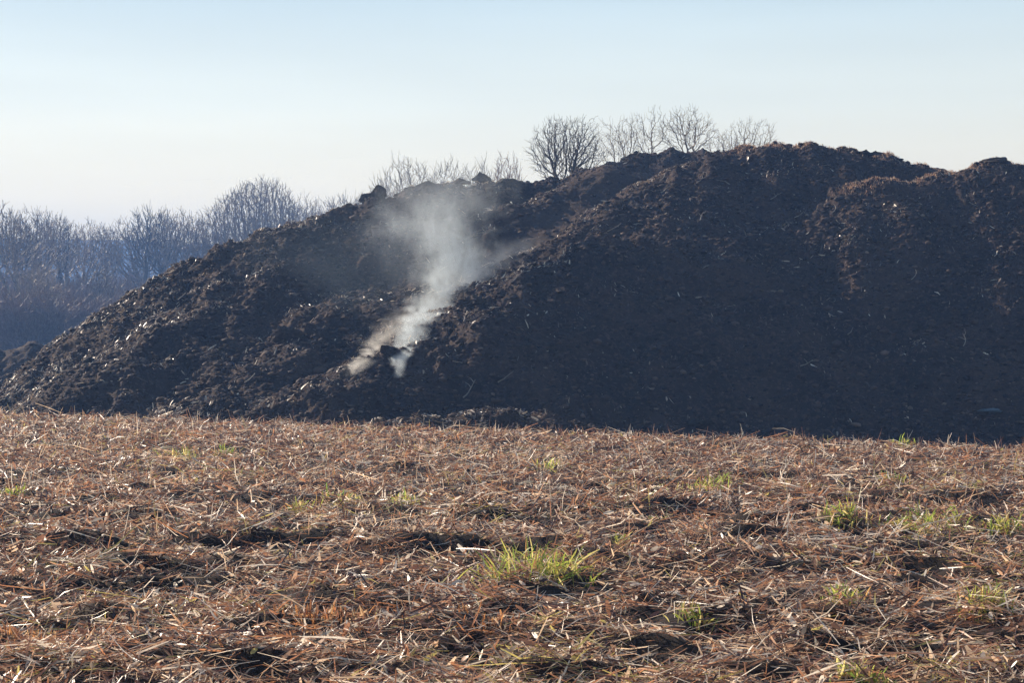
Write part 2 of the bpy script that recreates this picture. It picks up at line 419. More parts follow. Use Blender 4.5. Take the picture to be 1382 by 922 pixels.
# clods: many small lumps over the mound (one mesh)
ico = np.array([[0, 0, 1], [.89, 0, .45], [.28, .85, .45], [-.72, .53, .45], [-.72, -.53, .45], [.28, -.85, .45],
                [.72, .53, -.45], [-.28, .85, -.45], [-.89, 0, -.45], [-.28, -.85, -.45], [.72, -.53, -.45], [0, 0, -1]])
icof = np.array([[0, 1, 2], [0, 2, 3], [0, 3, 4], [0, 4, 5], [0, 5, 1], [1, 6, 2], [2, 7, 3], [3, 8, 4], [4, 9, 5], [5, 10, 1],
                 [6, 7, 2], [7, 8, 3], [8, 9, 4], [9, 10, 5], [10, 6, 1], [11, 7, 6], [11, 8, 7], [11, 9, 8], [11, 10, 9], [11, 6, 10]])
def lumps(c, size, flat=.7):
    N = len(size)
    V = ico[None] * (1 + rng.normal(0, .2, (N, 12, 1)))
    sc = np.stack([rng.uniform(.7, 1.4, N), rng.uniform(.7, 1.4, N), rng.uniform(.5, 1.0, N) * flat], 1)
    V = V * sc[:, None] * size[:, None, None]
    a = rng.uniform(0, 6.3, N); ca, sa = np.cos(a)[:, None], np.sin(a)[:, None]
    V = np.stack([V[..., 0] * ca - V[..., 1] * sa, V[..., 0] * sa + V[..., 1] * ca, V[..., 2]], 2) + c[:, None]
    return V.reshape(-1, 3), (icof[None] + (np.arange(N) * 12)[:, None, None]).reshape(-1, 3)
def mound_points(N):
    x = rng.uniform(-18, 24, N); y = rng.uniform(37, 68, N)
    h = mh(x, y); k = h > gz(x, y, False) + .03
    return x[k], y[k], h[k]
sm_at = scraped
x, y, h = mound_points(110000); k = rng.random(len(x)) > .9 * sm_at(x, y); x, y, h = x[k], y[k], h[k]
size = .025 + .055 * rng.random(len(x)) ** 3 + .09 * rng.random(len(x)) ** 30
V, Q = lumps(np.stack([x, y, h + size * .2], 1), size)
ct = np.array([[.042, .028, .025], [.075, .050, .040], [.10, .066, .05], [.15, .10, .075], [.22, .16, .12]])[rng.choice(5, len(x), p=[.36, .34, .22, .07, .01])] * rng.uniform(.7, 1.3, len(x))[:, None]
o = mesh_np("soil_clods", V, Q, litter_mat("tinted_clods", 0, .04, .8), np.repeat(ct, 12, 0))
tag(o, "small dark clods of earth strewn over the mound", "clods", kind="stuff")

# chips and splinters: denser and paler where slopes face the sun, thin on the shaded face
def slope_at(x, y):
    e = .5
    return (mh(x + e, y) - mh(x - e, y)) / (2 * e), (mh(x, y + e) - mh(x, y - e)) / (2 * e)
x, y, h = mound_points(330000); N = len(x)
sx, sy = slope_at(x, y)
u_ = (x * .8 + (y - 50) * .45 + h * .5); v_ = (-x * .45 + (y - 50) * .3 + h * .9)       # streaks run down to the left
patch = np.clip(.12 + 2.0 * perlin(u_ * .3, v_ * .8, 61) + 1.3 * perlin(x * 1.1, y * 1.1, 62), .03, 2.2)
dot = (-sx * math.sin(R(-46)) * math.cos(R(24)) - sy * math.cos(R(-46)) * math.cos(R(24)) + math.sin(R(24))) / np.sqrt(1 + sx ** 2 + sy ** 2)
lit = np.clip(dot * 1.6 - .08, 0, 1) * (y < 64)          # slopes towards the sun: more and paler chips paint sunlight in there
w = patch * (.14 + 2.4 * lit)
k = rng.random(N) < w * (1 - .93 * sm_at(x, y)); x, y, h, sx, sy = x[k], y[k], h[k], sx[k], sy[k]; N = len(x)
L = .03 + .20 * rng.random(N) ** 3 + .3 * rng.random(N) ** 60; lk = lit[k]; az = rng.uniform(0, 6.3, N)
pitch = np.arctan(sx * np.cos(az) + sy * np.sin(az)) + rng.normal(0, .35, N)
CP = np.array([[.10, .070, .055], [.17, .12, .09], [.44, .32, .22], [.78, .66, .52], [.05, .04, .035]])
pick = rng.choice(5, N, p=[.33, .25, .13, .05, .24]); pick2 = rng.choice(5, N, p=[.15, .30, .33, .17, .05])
cols = CP[np.where(rng.random(N) < lk * 2.2, pick2, pick)] * rng.uniform(.7, 1.3, N)[:, None]  # paler mix on sunward slopes: sunlight put into the chip colour
bigk = (rng.random(N) < .05 * np.clip(lk * 3, .1, 1)); L = np.where(bigk, rng.uniform(.12, .34, N), L); cols[bigk] = np.array([.80, .64, .47]) * rng.uniform(.6, 1.1, (bigk.sum(), 1))  # large pale chips, mostly on sunward slopes, act as painted glints
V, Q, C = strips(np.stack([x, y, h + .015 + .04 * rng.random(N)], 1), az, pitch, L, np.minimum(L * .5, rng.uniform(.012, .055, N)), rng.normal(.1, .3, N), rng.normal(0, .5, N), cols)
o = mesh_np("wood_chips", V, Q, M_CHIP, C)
tag(o, "pale and brown wood chips scattered over the mound", "wood chips", kind="stuff")

# dry grass fringe on the main and right crests
pts = [at(px, py, Y) for px, py, Y in RIDGES["main_ridge"][1:7]]
pr = [at(px, py, Y) for px, py, Y in RIDGES["right_ridge"][1:7]]
def along(P, n, spread):
    P = np.array(P); t = rng.random(n) * (len(P) - 1); i = np.minimum(t.astype(int), len(P) - 2); f = (t - i)[:, None]
    q = P[i] * (1 - f) + P[i + 1] * f; return q[:, 0] + rng.normal(0, spread, n), q[:, 1] + rng.normal(0, spread, n)
xa, ya = along(pts, 8000, .4); xb, yb = along(pr, 4000, .35); x = np.concatenate([xa, xb]); y = np.concatenate([ya, yb]); N = len(x)
L = rng.uniform(.03, .13, N); az = rng.uniform(0, 6.3, N); pitch = rng.normal(1.1, .4, N)
cols = np.array([[.42, .25, .16], [.26, .14, .09], [.6, .44, .3]])[rng.integers(0, 3, N)]
V, Q, C = strips(np.stack([x, y, mh(x, y) + L * .4], 1), az, pitch, L, rng.uniform(.008, .016, N), rng.normal(0, .4, N), rng.uniform(0, 6, N), cols)
o = mesh_np("dry_grass", V, Q, M_GRASS, C)
tag(o, "short reddish dry grass growing along the crests of the mound", "dry grass", kind="stuff")

# ------------------------------------------------------------------ single blocks and sticks on the mound
def clod(px, py, wpx, hpx, label, depth=None, name="soil_clod", seed=0, mat=None, sink=.45):
    r = np.random.default_rng(int(px * 3 + py + seed))
    if depth: x0, y0, z0 = at(px, py, depth); z0 = float(mh(np.array([x0]), np.array([y0]))[0])
    else: x0, y0, z0 = ray_mound(px, py)
    w = wpx * y0 / F * .5; h = hpx * y0 / F * .5
    import bmesh
    bm = bmesh.new(); bmesh.ops.create_icosphere(bm, subdivisions=4, radius=1)
    A = np.array([v.co[:] for v in bm.verts])
    # carve by random planes: faceted broken lump
    for _ in range(14):
        nrm = r.normal(0, 1, 3); nrm /= np.linalg.norm(nrm); dd = r.uniform(.42, .8)
        e = A @ nrm - dd; A -= np.outer(np.maximum(e, 0), nrm)
    s = r.uniform(0, 50)
    A *= 1 + (perlin(A[:, 0] * 2.5 + s, A[:, 1] * 2.5 + A[:, 2] * 1.7) * .24 + perlin(A[:, 0] * 6 + s, A[:, 2] * 6 + A[:, 1] * 5) * .14)[:, None]
    A *= np.array([w, w * .9, h]) * 1.25; A[:, :2] *= (1.15 - .35 * np.clip(A[:, 2:] / h, -1, 1))
    for v, c in zip(bm.verts, A): v.co = c
    me = bpy.data.meshes.new(name); bm.to_mesh(me); bm.free(); me.materials.append(mat or M_CLOD)
    o = bpy.data.objects.new(name, me); COL.objects.link(o); o.location = (x0, y0, z0 + h * (1 - sink))
    tag(o, label, "clod", "large clods of earth on the mound")
clods = [
 (575, 250, 26, 22, "square dark clod jutting up from the skyline left of the crest, above the smoke", 59),
 (510, 268, 20, 16, "smaller block of earth on the skyline left of the square one", 58),
 (495, 272, 18, 14, "leftmost rounded clod of the pair on the rear skyline", 58),
 (652, 246, 26, 20, "dark block of earth on the skyline left of the bare bush", 60),
 (682, 248, 34, 16, "broad flat clod right beside the dark block on the skyline", 60.5),
 (620, 246, 20, 10, "low clod between the square one and the dark block on the skyline", 59.6),
 (635, 412, 40, 20, "dark overhanging clod at the top of the dark face, right of the smoke", None),
 (1165, 205, 18, 9, "low clod on the main crest right of its top", 60),
 (1188, 208, 26, 10, "wide clod on the main crest where it starts to fall to the right", 60.2),
 (1345, 216, 34, 12, "rounded hump of earth on top of the right hand crest", 56),
 (522, 478, 24, 18, "dark clod between the two places where smoke comes out", None),
 (465, 508, 22, 12, "clod in front of the left source of smoke", None),
 (390, 458, 34, 26, "rounded brown boulder of earth low on the left slope", None),
 (940, 574, 30, 12, "clod at the foot of the mound just behind the field, right of centre", None),
]
def crest_depth(px):
    Y = np.arange(45, 80, .1); return float(Y[np.argmax((mh((px - CX) * Y / F, Y) - EYE) / Y)])
for px, py, w, h, lab, dp in clods: clod(px, py, w, h, lab, crest_depth(px) if dp else None, sink=1.25 if px > 1300 else .9 if px > 1100 else .5 if dp else .45)
clod(1336, 556, 22, 6, "bluish grey stone at the foot of the mound at the far right", None, "stone",
     mat=soil_mat("grey_stone", (.10, .13, .15), (.15, .19, .22), (.22, .26, .3), 3))

def stick(px, py, lpx, ang, r0, label, curve=.35, col=(.42, .36, .29), forks=1):
    """a bare broken branch lying on the slope; ang is its direction across the slope"""
    x0, y0, z0 = ray_mound(px, py); L = lpx * y0 / F * .75
    rr = random.Random(int(px * 11 + py)); segs = []; r0 *= .7; forks = rr.choice([0, 0, 1])
    def arm(p, a, L, r, lift, dep):
        n = 6; q = np.array(p)
        for k in range(n):
            a += curve * rr.uniform(-.4, 1.0); dz = lift
            st = np.array([math.cos(a) * L / n, math.sin(a) * L / n * .6 * 1.0, 0])
            nq = q + st; g0 = float(mh(np.array([nq[0]]), np.array([nq[1]]))[0])
            nq[2] = max(g0 + .04, q[2] + math.sin(a) * L / n * .7)
            segs.append((q.copy(), nq.copy(), r * (1 - k / n * .6), r * (1 - (k + 1) / n * .6))); q = nq
            if dep and k in (2, 4): arm(q, a + rr.choice([-.9, .8]), L * .45, r * .6, lift, dep - 1)
    arm((x0, y0, z0 + .05), ang, L, r0, 0, forks)
    o = tubes("broken_branch", [(a - np.array([x0, y0, z0]), b - np.array([x0, y0, z0]), c, d) for a, b, c, d in segs], M_STICK, sides=6)
    o.location = (x0, y0, z0); tag(o, label, "branch", "pale broken branches on the mound")
def tubes(name, segs, mat, parent=None, sides=3):
    A = np.array([s[0] for s in segs]); B = np.array([s[1] for s in segs]); ra = np.array([s[2] for s in segs]); rb = np.array([s[3] for s in segs])
    return mesh_np(name, *tube_np(A, B, ra, rb, sides), mat, parent=parent)
def tube_np(A, B, ra, rb, sides=3):
    d = B - A; d /= np.linalg.norm(d, axis=1, keepdims=True) + 1e-9
    ref = np.where(np.abs(d[:, 2:3]) > .9, np.array([[1., 0, 0]]), np.array([[0, 0, 1.]]))
    u = np.cross(d, ref); u /= np.linalg.norm(u, axis=1, keepdims=True) + 1e-9; v = np.cross(d, u)
    V = np.zeros((len(A), 2, sides, 3))
    for k in range(sides):
        a = 2 * math.pi * k / sides; o = u * math.cos(a) + v * math.sin(a)
        V[:, 0, k] = A + o * ra[:, None]; V[:, 1, k] = B + o * rb[:, None]
    base = (np.arange(len(A)) * 2 * sides)[:, None]
    Q = np.concatenate([base + np.array([[k, (k + 1) % sides, sides + (k + 1) % sides, sides + k]]) for k in range(sides)], 0)
    return V.reshape(-1, 3), Q
M_STICK = bark_mat("bleached_wood", (.20, .15, .11), (.38, .31, .24))
sticks = [
 (890, 248, 26, .9, .03, "pale stick slanting up near the top of the main ridge's left edge"),
 (892, 262, 34, .5, .03, "curved pale branch under the slanting stick near the top of the left edge"),
 (938, 252, 30, .1, .025, "pale twig right of the curved branch below the main crest"),
 (945, 300, 24, 1.3, .022, "short upright pale stick on the dark face below the crest"),
 (985, 252, 26, 2.6, .025, "pale twig on the dark face just below the left end of the crest"),
 (690, 385, 40, .6, .025, "branch lying along the edge above the overhanging clod"),
 (370, 482, 20, 1.4, .03, "pale stick standing upright on the middle spur at the left"),
 (350, 497, 34, .5, .025, "pale branch lying on the middle spur below the upright stick"),
 (330, 520, 30, .6, .025, "pale branch lying near the lower end of the middle spur"),
 (625, 540, 44, .6, .025, "long branch at the foot of the dark face right of the smoke"),
 (672, 520, 40, .5, .025, "branch on the dark face right of the long one at its foot"),
 (1080, 497, 30, .1, .022, "pale twig low on the dark face right of the centre"),
 (1144, 455, 22, .8, .02, "short pale twig in the middle of the dark face on the right"),
 (1040, 272, 22, .6, .02, "faint twig on the dark face under the top of the main crest"),
 (1122, 290, 30, .6, .022, "pale branch at the left end of the right hand ridge"),
 (1300, 470, 34, .7, .02, "twig on the dark face below the right hand crest"),
 (820, 315, 34, .3, .022, "pale branch along the low shoulder left of the main face"),
 (240, 408, 24, .7, .025, "pale stick on the left slope below the skyline"),
 (105, 452, 22, .9, .03, "pale stick on the skyline near the left foot of the mound"),
 (1230, 380, 30, .5, .02, "faint branch in the upper part of the dark face on the right"),
]
for s in sticks: stick(*s)

# small far heap at the left, behind the mound's left foot
hx = np.arange(-34, -14.5, .12); hy = np.arange(62, 84, .12); HX, HY = np.meshgrid(hx, hy)
HH = np.full(HX.shape, -9.0)
for px, py, Y, s in [(-240, 480, 72, .5), (-120, 472, 72, .5), (0, 474, 72, .55), (42, 462, 72, .8), (66, 466, 72, .8), (-60, 465, 74, .5), (20, 475, 72, .6)]:
    a = at(px, py, Y); HH = np.maximum(HH, a[2] - s * (np.sqrt((HX - a[0]) ** 2 + (HY - a[1]) ** 2 + .5) - .7))
HH += perlin(HX * 1.5, HY * 1.5, 71) * .2 + perlin(HX * 4, HY * 4, 72) * .1
f = grid_faces(*HX.shape); f = f[(HH.ravel()[f] > -1.8).any(1)]
u, inv = np.unique(f, return_inverse=True); V = np.stack([HX.ravel(), HY.ravel(), np.maximum(HH, -1.95).ravel()], 1)[u]
c0 = np.array([-20, 72, -1.7]); o = mesh_np("soil_heap", V - c0, inv.reshape(f.shape), M_SOIL, smooth=True); o.location = c0
tag(o, "low dark lumpy heap behind the left foot of the mound, in front of the woods", "heap")

# ------------------------------------------------------------------ trees
def grow(seed, H, stems, spread, lift, levels, nkid, ratio, r0, wig=.2, fork=.55, crook=0):
    """list of (p0,p1,r0,r1,level) for a bare tree about H high"""
    rr = random.Random(seed); out = []
    def br(p, d, L, r, lev):
        n = 5 if lev == 0 else (4 if lev < 3 else 2)
        q = p; rs = r
        for k in range(n):
            d = d + np.array([rr.gauss(0, wig), rr.gauss(0, wig), rr.gauss(0, wig * .6) + lift])
            d = d / np.linalg.norm(d)
            nq = q + d * (L / n); re = r * (1 - .6 * (k + 1) / n)
            out.append((q, nq, rs, re, lev))
            q = nq; rs = re
            if lev < levels and (lev > 0 or k >= 1):
                for _ in range(nkid[lev] if k < n - 1 else nkid[lev] + 1):
                    a = rr.uniform(0, 6.28); e = fork * rr.uniform(.6, 1.4)
                    side = np.cross(d, [math.cos(a), math.sin(a), .3]); side /= np.linalg.norm(side) + 1e-6
                    nd = d * math.cos(e) + side * math.sin(e)
                    br(q, nd, L * ratio * rr.uniform(.7, 1.15), max(re * .75, .0), lev + 1)
    for s in range(stems):
        a = s / stems * 6.283 + rr.uniform(-.4, .4); e = spread * rr.uniform(.3, 1.0) if stems > 1 else rr.uniform(0, .08)
        d = np.array([math.sin(e) * math.cos(a), math.sin(e) * math.sin(a), math.cos(e)])
        br(np.array([rr.uniform(-.1, .1) * stems * .3, rr.uniform(-.1, .1) * stems * .3, 0.]), d, H * .55, r0 * (1 if stems == 1 else .7), 0)
    zmax = max(s[1][2] for s in out); k = H / zmax
    return [(a * k, b * k, c, e, l) for a, b, c, e, l in out]
def tree_obj(name, segs, loc, mat, label, cat, group, rmin=.008, width=None):
    t = empty(name, loc); tag(t, label, cat, group)
    if width:
        xs = np.array([s[1][0] for s in segs]); k = width / (np.percentile(xs, 98) - np.percentile(xs, 2))
        sc = np.array([k, k, 1]); segs = [(a * sc, b * sc, c, d, l) for a, b, c, d, l in segs]
    for nm, fn, sides in (("trunk", lambda l: l == 0, 6), ("crown", lambda l: l > 0, 3)):
        ss = [(a, b, max(c, rmin), max(d, rmin), l) for a, b, c, d, l in segs if fn(l)]
        if ss: tubes(nm, ss, mat, parent=t, sides=sides)
    return t
def copy_tree(t, loc, rot, sc, label, group):
    c = t.copy(); COL.objects.link(c); c.location = loc; c.rotation_euler = (0, 0, rot); c.scale = sc
    c["label"] = label; c["group"] = group
    for ch in t.children:
        d = ch.copy(); COL.objects.link(d); d.parent = c
    return c
def on_mound(px, Y):
    x = (px - CX) * Y / F; return (x, Y, float(mh(np.array([x]), np.array([Y]))[0]) - .1)
GB_ = "bare bushes growing behind the crest of the mound"
def colonize(seed, H, W, n_att, stems=1, base=.25, step=.04, kill=.07, tip=.012, up=.12, twigs=2, squash=1.0, expo=2.2, flat=.75, spread=.06, jit=.25):
    """space colonisation inside an egg-shaped crown; returns segments and a trunk/crown split"""
    r = np.random.default_rng(seed); S = step * H
    A = r.normal(0, 1, (n_att, 3)); A /= np.linalg.norm(A, axis=1, keepdims=True); A *= (r.random(n_att) ** (1 / 2.4))[:, None]
    lump = 1 + .22 * perlin(A[:, 0] * 2 + seed, A[:, 2] * 2 + A[:, 1])
    A *= lump[:, None]
    zc = H * (base + 1) / 2; A = A * np.array([W / 2, W / 2 * flat, H * (1 - base) / 2]) + np.array([0, 0, zc])
    P = []; par = []
    for k in range(stems):
        a = r.uniform(0, 6.28); P.append(np.array([math.cos(a), math.sin(a), 0]) * spread * W * r.uniform(.2, 1)); par.append(-1)
    # lead every stem up into the crown
    for k in range(stems):
        d = np.array([P[k][0] / W * 2.5 * base * 4, P[k][1] / W * 2.5, 1.0]); idx = k
        while P[idx][2] < H * (base + .04) * r.uniform(.5, 1.0):
            d = d / np.linalg.norm(d) + r.normal(0, .12, 3) * np.array([1, 1, .2]); d /= np.linalg.norm(d)
            P.append(P[idx] + d * S); par.append(idx); idx = len(P) - 1
    P = np.array(P); par = list(par); alive = np.ones(n_att, bool)
    D = np.full(n_att, 1e9); NN = np.zeros(n_att, int); new0 = 0
    for it in range(110):
        ia = np.where(alive)[0]
        if len(ia) == 0: break
        dd = np.linalg.norm(A[ia][:, None] - P[None, new0:], axis=2); m = dd.argmin(1); md = dd[np.arange(len(ia)), m]
        b = md < D[ia]; D[ia[b]] = md[b]; NN[ia[b]] = m[b] + new0
        alive[ia[D[ia] < kill * H]] = False; ia = np.where(alive)[0]
        if len(ia) == 0: break
        v = A[ia] - P[NN[ia]]; v /= np.linalg.norm(v, axis=1, keepdims=True)
        acc = np.zeros_like(P); np.add.at(acc, NN[ia], v); q = np.unique(NN[ia]); nch = np.bincount([p_ for p_ in par if p_ >= 0], minlength=len(P)); full = nch[NN[ia]] >= 3; alive[ia[full]] = False; q = q[nch[q] < 3]
        if len(q) == 0: break
        d = acc[q]; d /= np.linalg.norm(d, axis=1, keepdims=True) + 1e-9
        d += r.normal(0, jit, d.shape); d[:, 2] += up; d /= np.linalg.norm(d, axis=1, keepdims=True)
        new = P[q] + d * S; new0 = len(P); P = np.concatenate([P, new]); par += list(q)
        if len(P) > 16000: break
    P = P * np.array([W * .94 / (P[:, 0].max() - P[:, 0].min()), 1, H * .96 / P[:, 2].max()])
    n = len(P); par = np.array(par); acc = np.zeros(n); kids = np.zeros(n, int)
    rad = np.zeros(n)
    for i in range(n - 1, -1, -1):
        rad[i] = (acc[i] if kids[i] else tip ** expo) ** (1 / expo)
        if par[i] >= 0: acc[par[i]] += rad[i] ** expo; kids[par[i]] += 1
    segs = []; big = rad[:stems].max() * .55
    for i in range(n):
        p = par[i]
        if p >= 0:
            segs.append((P[p], P[i], min(rad[p], rad[i] * 1.5), rad[i], 0 if rad[i] > big else 1))
            if kids[i] <= 1 and rad[i] < tip * 2.5:
                ax = (P[i] - P[p]) / S
                for _ in range(twigs if kids[i] == 0 else (1 if r.random() < .5 else 0)):
                    o_ = P[i] - np.array([0, 0, H * base]); o_ /= np.linalg.norm(o_) + 1e-6; d = ax * .5 + o_ * .8 + r.normal(0, .35, 3); d[2] += up; d /= np.linalg.norm(d); L = S * r.uniform(1.0, 3.4)
                    m_ = P[i] + d * L * .5; d2 = d + r.normal(0, .22, 3); segs.append((P[i], m_, tip * .85, tip * .75, 1)); segs.append((m_, m_ + d2 * L * .5, tip * .75, tip * .6, 1))
    return segs
def crest_bush(px, Y, top, wpx, seed, mat, label, n=300, stems=2, base=.3, tip=.010, step=.045, kill=.075, up=.1, jit=.28, twigs=1, flat=.8, expo=2.3):
    loc = on_mound(px, Y) if Y < 80 else ((px - CX) * Y / F, Y, -1.7)
    H = at(px, top, Y)[2] - loc[2]
    t = tree_obj("bare_bush", colonize(seed, H, wpx * Y / F, n, stems, base, step, kill, tip, up, twigs, flat=flat, jit=jit, expo=expo), loc, mat, label, "bush", GB_, tip * .6)
crest_bush(765, 69, 154, 112, 1, M_BARKD, "densest dark bare bush, rounded, standing on the skyline left of the main crest", 2400, 5, .15, .0064, .028, .035, expo=2.0)
crest_bush(846, 73, 156, 52, 2, M_BARK, "slim bare bush between the densest bush and the widely forked one", 380, 2, .3, 0.0052, 0.034, 0.041)
crest_bush(824, 74, 160, 54, 3, M_BARK, "pale thin bush touching the right side of the densest bush", 380, 2, .25, 0.0046, 0.034, 0.041)
crest_bush(877, 72, 142, 56, 4, M_BARK, "tall narrow bare bush left of the widely forked one", 430, 1, .3, 0.0056, 0.034, 0.041)
crest_bush(928, 73, 142, 82, 5, M_BARK, "bare tree with open wide forks standing just left of the main crest", 700, 2, .3, 0.0059, 0.032, 0.043)
crest_bush(1012, 74, 158, 72, 6, M_BARK, "bare bush half hidden behind the top of the main crest", 580, 2, .25, 0.0052, 0.032, 0.041)
crest_bush(975, 74, 174, 48, 16, M_BARK, "low thin bush between the forked tree and the half hidden one", 260, 2, .25, 0.0066, 0.038, 0.045)
for i, (px, Y, top, w, mt, lab) in enumerate([
    (555, 105, 214, 64, M_BARKP, "pale bare bush behind the square clod on the skyline"),
    (604, 108, 216, 60, M_BARKP, "pale bare bush right of the one behind the square clod"),
    (645, 104, 214, 54, M_BARKP, "pale bare bush directly behind the dark block on the skyline"),
    (684, 102, 206, 56, M_RED, "reddish bare bush just left of the densest dark bush"),
    (518, 112, 240, 56, M_BARKP, "low pale bush at the left end of the rear skyline row"),
    (482, 116, 258, 50, M_BARKP, "lowest pale bush far down the rear skyline, beside the big round tree")]):
    crest_bush(px, Y, top - 5, w * 1.6, 20 + i, mt, lab, 2400, 4, .45, .012, .018, .022, flat=1, up=.2, twigs=2)

# big round tree and the woods at the left
GW = "bare trees of the far wood"
big = tree_obj("round_tree", colonize(40, at(350, 234, 180)[2] + 1.7, 190 * 180 / F, 9000, 8, .2, .0135, .0155, .02, .3, 3, flat=.8, spread=.1, jit=.15),
               ((350 - CX) * 180 / F, 180, -1.7), M_BARK, "big round crowned bare tree with many upright stems, left of the mound's skyline", "tree", None, .012)
r2 = tree_obj("round_tree", colonize(41, at(418, 260, 190)[2] + 1.7, 76 * 190 / F, 2000, 4, .3, .02, .023, .016, .3, 2, flat=.9, jit=.15),
               ((418 - CX) * 190 / F, 190, -1.7), M_BARK, "lower round bare tree at the right side of the big round tree", "tree", None, .012)
protos = []
for i in range(5):
    protos.append(tree_obj("bare_tree", colonize(50 + i, 11.0, [4.8, 3.8, 5.2, 4.4, 3.6][i], 1100, 1 + i % 2, [.5, .55, .45, .52, .55][i], .02, .023, .018, .25, 2, flat=.9, jit=.2),
                  (0, 0, 0), [M_BARK, M_BARKD][i % 2], "x", "tree", GW, .012))
# (px, distance, top py): the crowns one can pick out, left to right
vis = [(2, 150, 272, "bare tree cut by the left edge of the frame"), (22, 165, 284, "bare tree second from the left edge"),
       (45, 170, 278, "bare tree with a bushy top third from the left edge"), (68, 176, 284, "bare tree fourth from the left edge"),
       (90, 182, 292, "bare tree at the right end of the leftmost clump"), (122, 188, 294, "small bare tree standing in the gap between the two clumps"),
       (142, 192, 300, "lowest bare tree in front of the blue hill"), (178, 186, 290, "bare tree at the left end of the second clump"),
       (205, 182, 276, "rounded bare tree in the middle of the second clump"), (222, 188, 280, "bare tree right of the rounded one in the second clump"),
       (248, 180, 280, "narrow bare tree just left of the big round tree"), (268, 186, 290, "bare tree touching the left side of the big round tree"),
       (450, 196, 264, "bare tree right of the lower round tree, half hidden by the mound"), (470, 200, 262, "last bare tree before the mound hides the wood")]
ip = 0
for i, (px, Y, top, lab) in enumerate(vis):
    loc = ((px - CX) * Y / F, Y, -1.7); k = (at(px, top, Y)[2] + 1.7) / 11.0
    if i < 5:
        t = protos[i]; t.location = loc; t.scale = (k, k, k); t["label"] = lab
    else: copy_tree(protos[i % 5], loc, random.uniform(0, 6), (k, k, k), lab, GW)
for i in range(64):
    Y = random.uniform(130, 215); px = random.uniform(-420, 470); k = random.uniform(.45, .68)
    copy_tree(protos[i % 5], ((px - CX) * Y / F, Y, -1.7), random.uniform(0, 6), (k, k, k), "slender bare tree inside the far wood, below the tops that stand against the sky", GW)

# undergrowth of the wood: one mass
def thicket(name, items, mat, label):
    base = []
    for s in range(4):
        g_ = grow(80 + s, 1.0, 6, .7, .06, 3, (2, 2, 1), .6, .01, .15, .5)
        base.append((np.array([a for a, *_ in g_]), np.array([b for _, b, *_ in g_])))
    Vs, Qs, off = [], [], 0
    for x, y, w, h in items:
        A, B = base[random.randrange(4)]; a = random.uniform(0, 6.3); c, s = math.cos(a), math.sin(a)
        T = np.array([[c, s, 0], [-s, c, 0], [0, 0, 1]]); S = np.array([w, w, h]); O = np.array([x, y, -1.75])
        A2 = A @ T * S + O; B2 = B @ T * S + O
        r = np.full(len(A2), .016) + .05 * np.exp(-A[:, 2] * 4)
        V, Q = tube_np(A2, B2, r, r * .8); Vs.append(V); Qs.append(Q + off); off += len(V)
    o = mesh_np(name, np.concatenate(Vs), np.concatenate(Qs), mat); tag(o, label, "undergrowth", kind="stuff"); return o
items = []
for i in range(260):
    Y = random.uniform(125, 230); px = random.uniform(-420, 480)
    items.append(((px - CX) * Y / F, Y, random.uniform(4, 7), (random.uniform(6.2, 8.6)) * Y / 185))
thicket("undergrowth", items, M_THICK, "dense blue grey leafless undergrowth filling the far wood")
items = [((px - CX) * Y / F, Y, 5, h) for px, Y, h in [(235, 150, 6.2), (258, 152, 7), (282, 150, 8), (310, 152, 8.6), (340, 154, 8.6), (365, 156, 8.4), (150, 160, 5.6), (190, 156, 5.8)]]
thicket("reddish_undergrowth", items, M_RED, "reddish brown leafless thicket below the big round tree")

# ------------------------------------------------------------------ distant hill
hx = np.linspace(-600, 600, 240); hy = np.linspace(560, 770, 30); HX, HY = np.meshgrid(hx, hy)
pxs = HX / HY * F + CX
prof = 34.5 + 2.5 * perlin(HX * .012, HX * 0, 81) + .8 * perlin(HX * .06, HX * 0, 82)
env = np.sin(np.clip((HY - 560) / 180, 0, 1) * math.pi / 2) ** .8
HZ = -3 + prof * env
o = mesh_np("hills", np.stack([HX.ravel(), HY.ravel(), HZ.ravel()], 1), grid_faces(*HX.shape), M_HILL, smooth=True)
tag(o, "low blue hill on the horizon beyond the wood", "hill", kind="structure")

# ------------------------------------------------------------------ haze and smoke
def box(name, lo, hi, mat):
    lo = np.array(lo, float); hi = np.array(hi, float)
    V = np.array([[x, y, z] for z in (0, 1) for y in (0, 1) for x in (0, 1)]) * (hi - lo) + lo
    Q = [[0, 2, 3, 1], [4, 5, 7, 6], [0, 1, 5, 4], [1, 3, 7, 5], [3, 2, 6, 7], [2, 0, 4, 6]]
    return mesh_np(name, V, Q, mat)
m, n, l = new_mat("haze_air"); out = n.new("ShaderNodeOutputMaterial"); v = n.new("ShaderNodeVolumePrincipled")
v.inputs["Color"].default_value = (.26, .49, 1.0, 1); v.inputs["Density"].default_value = .0013; v.inputs["Anisotropy"].default_value = .2
l.new(v.outputs[0], out.inputs["Volume"])
o = box("haze", (-790, -790, -6), (790, 790, 42), m); tag(o, "thin blue haze over the distance", "haze", kind="stuff")

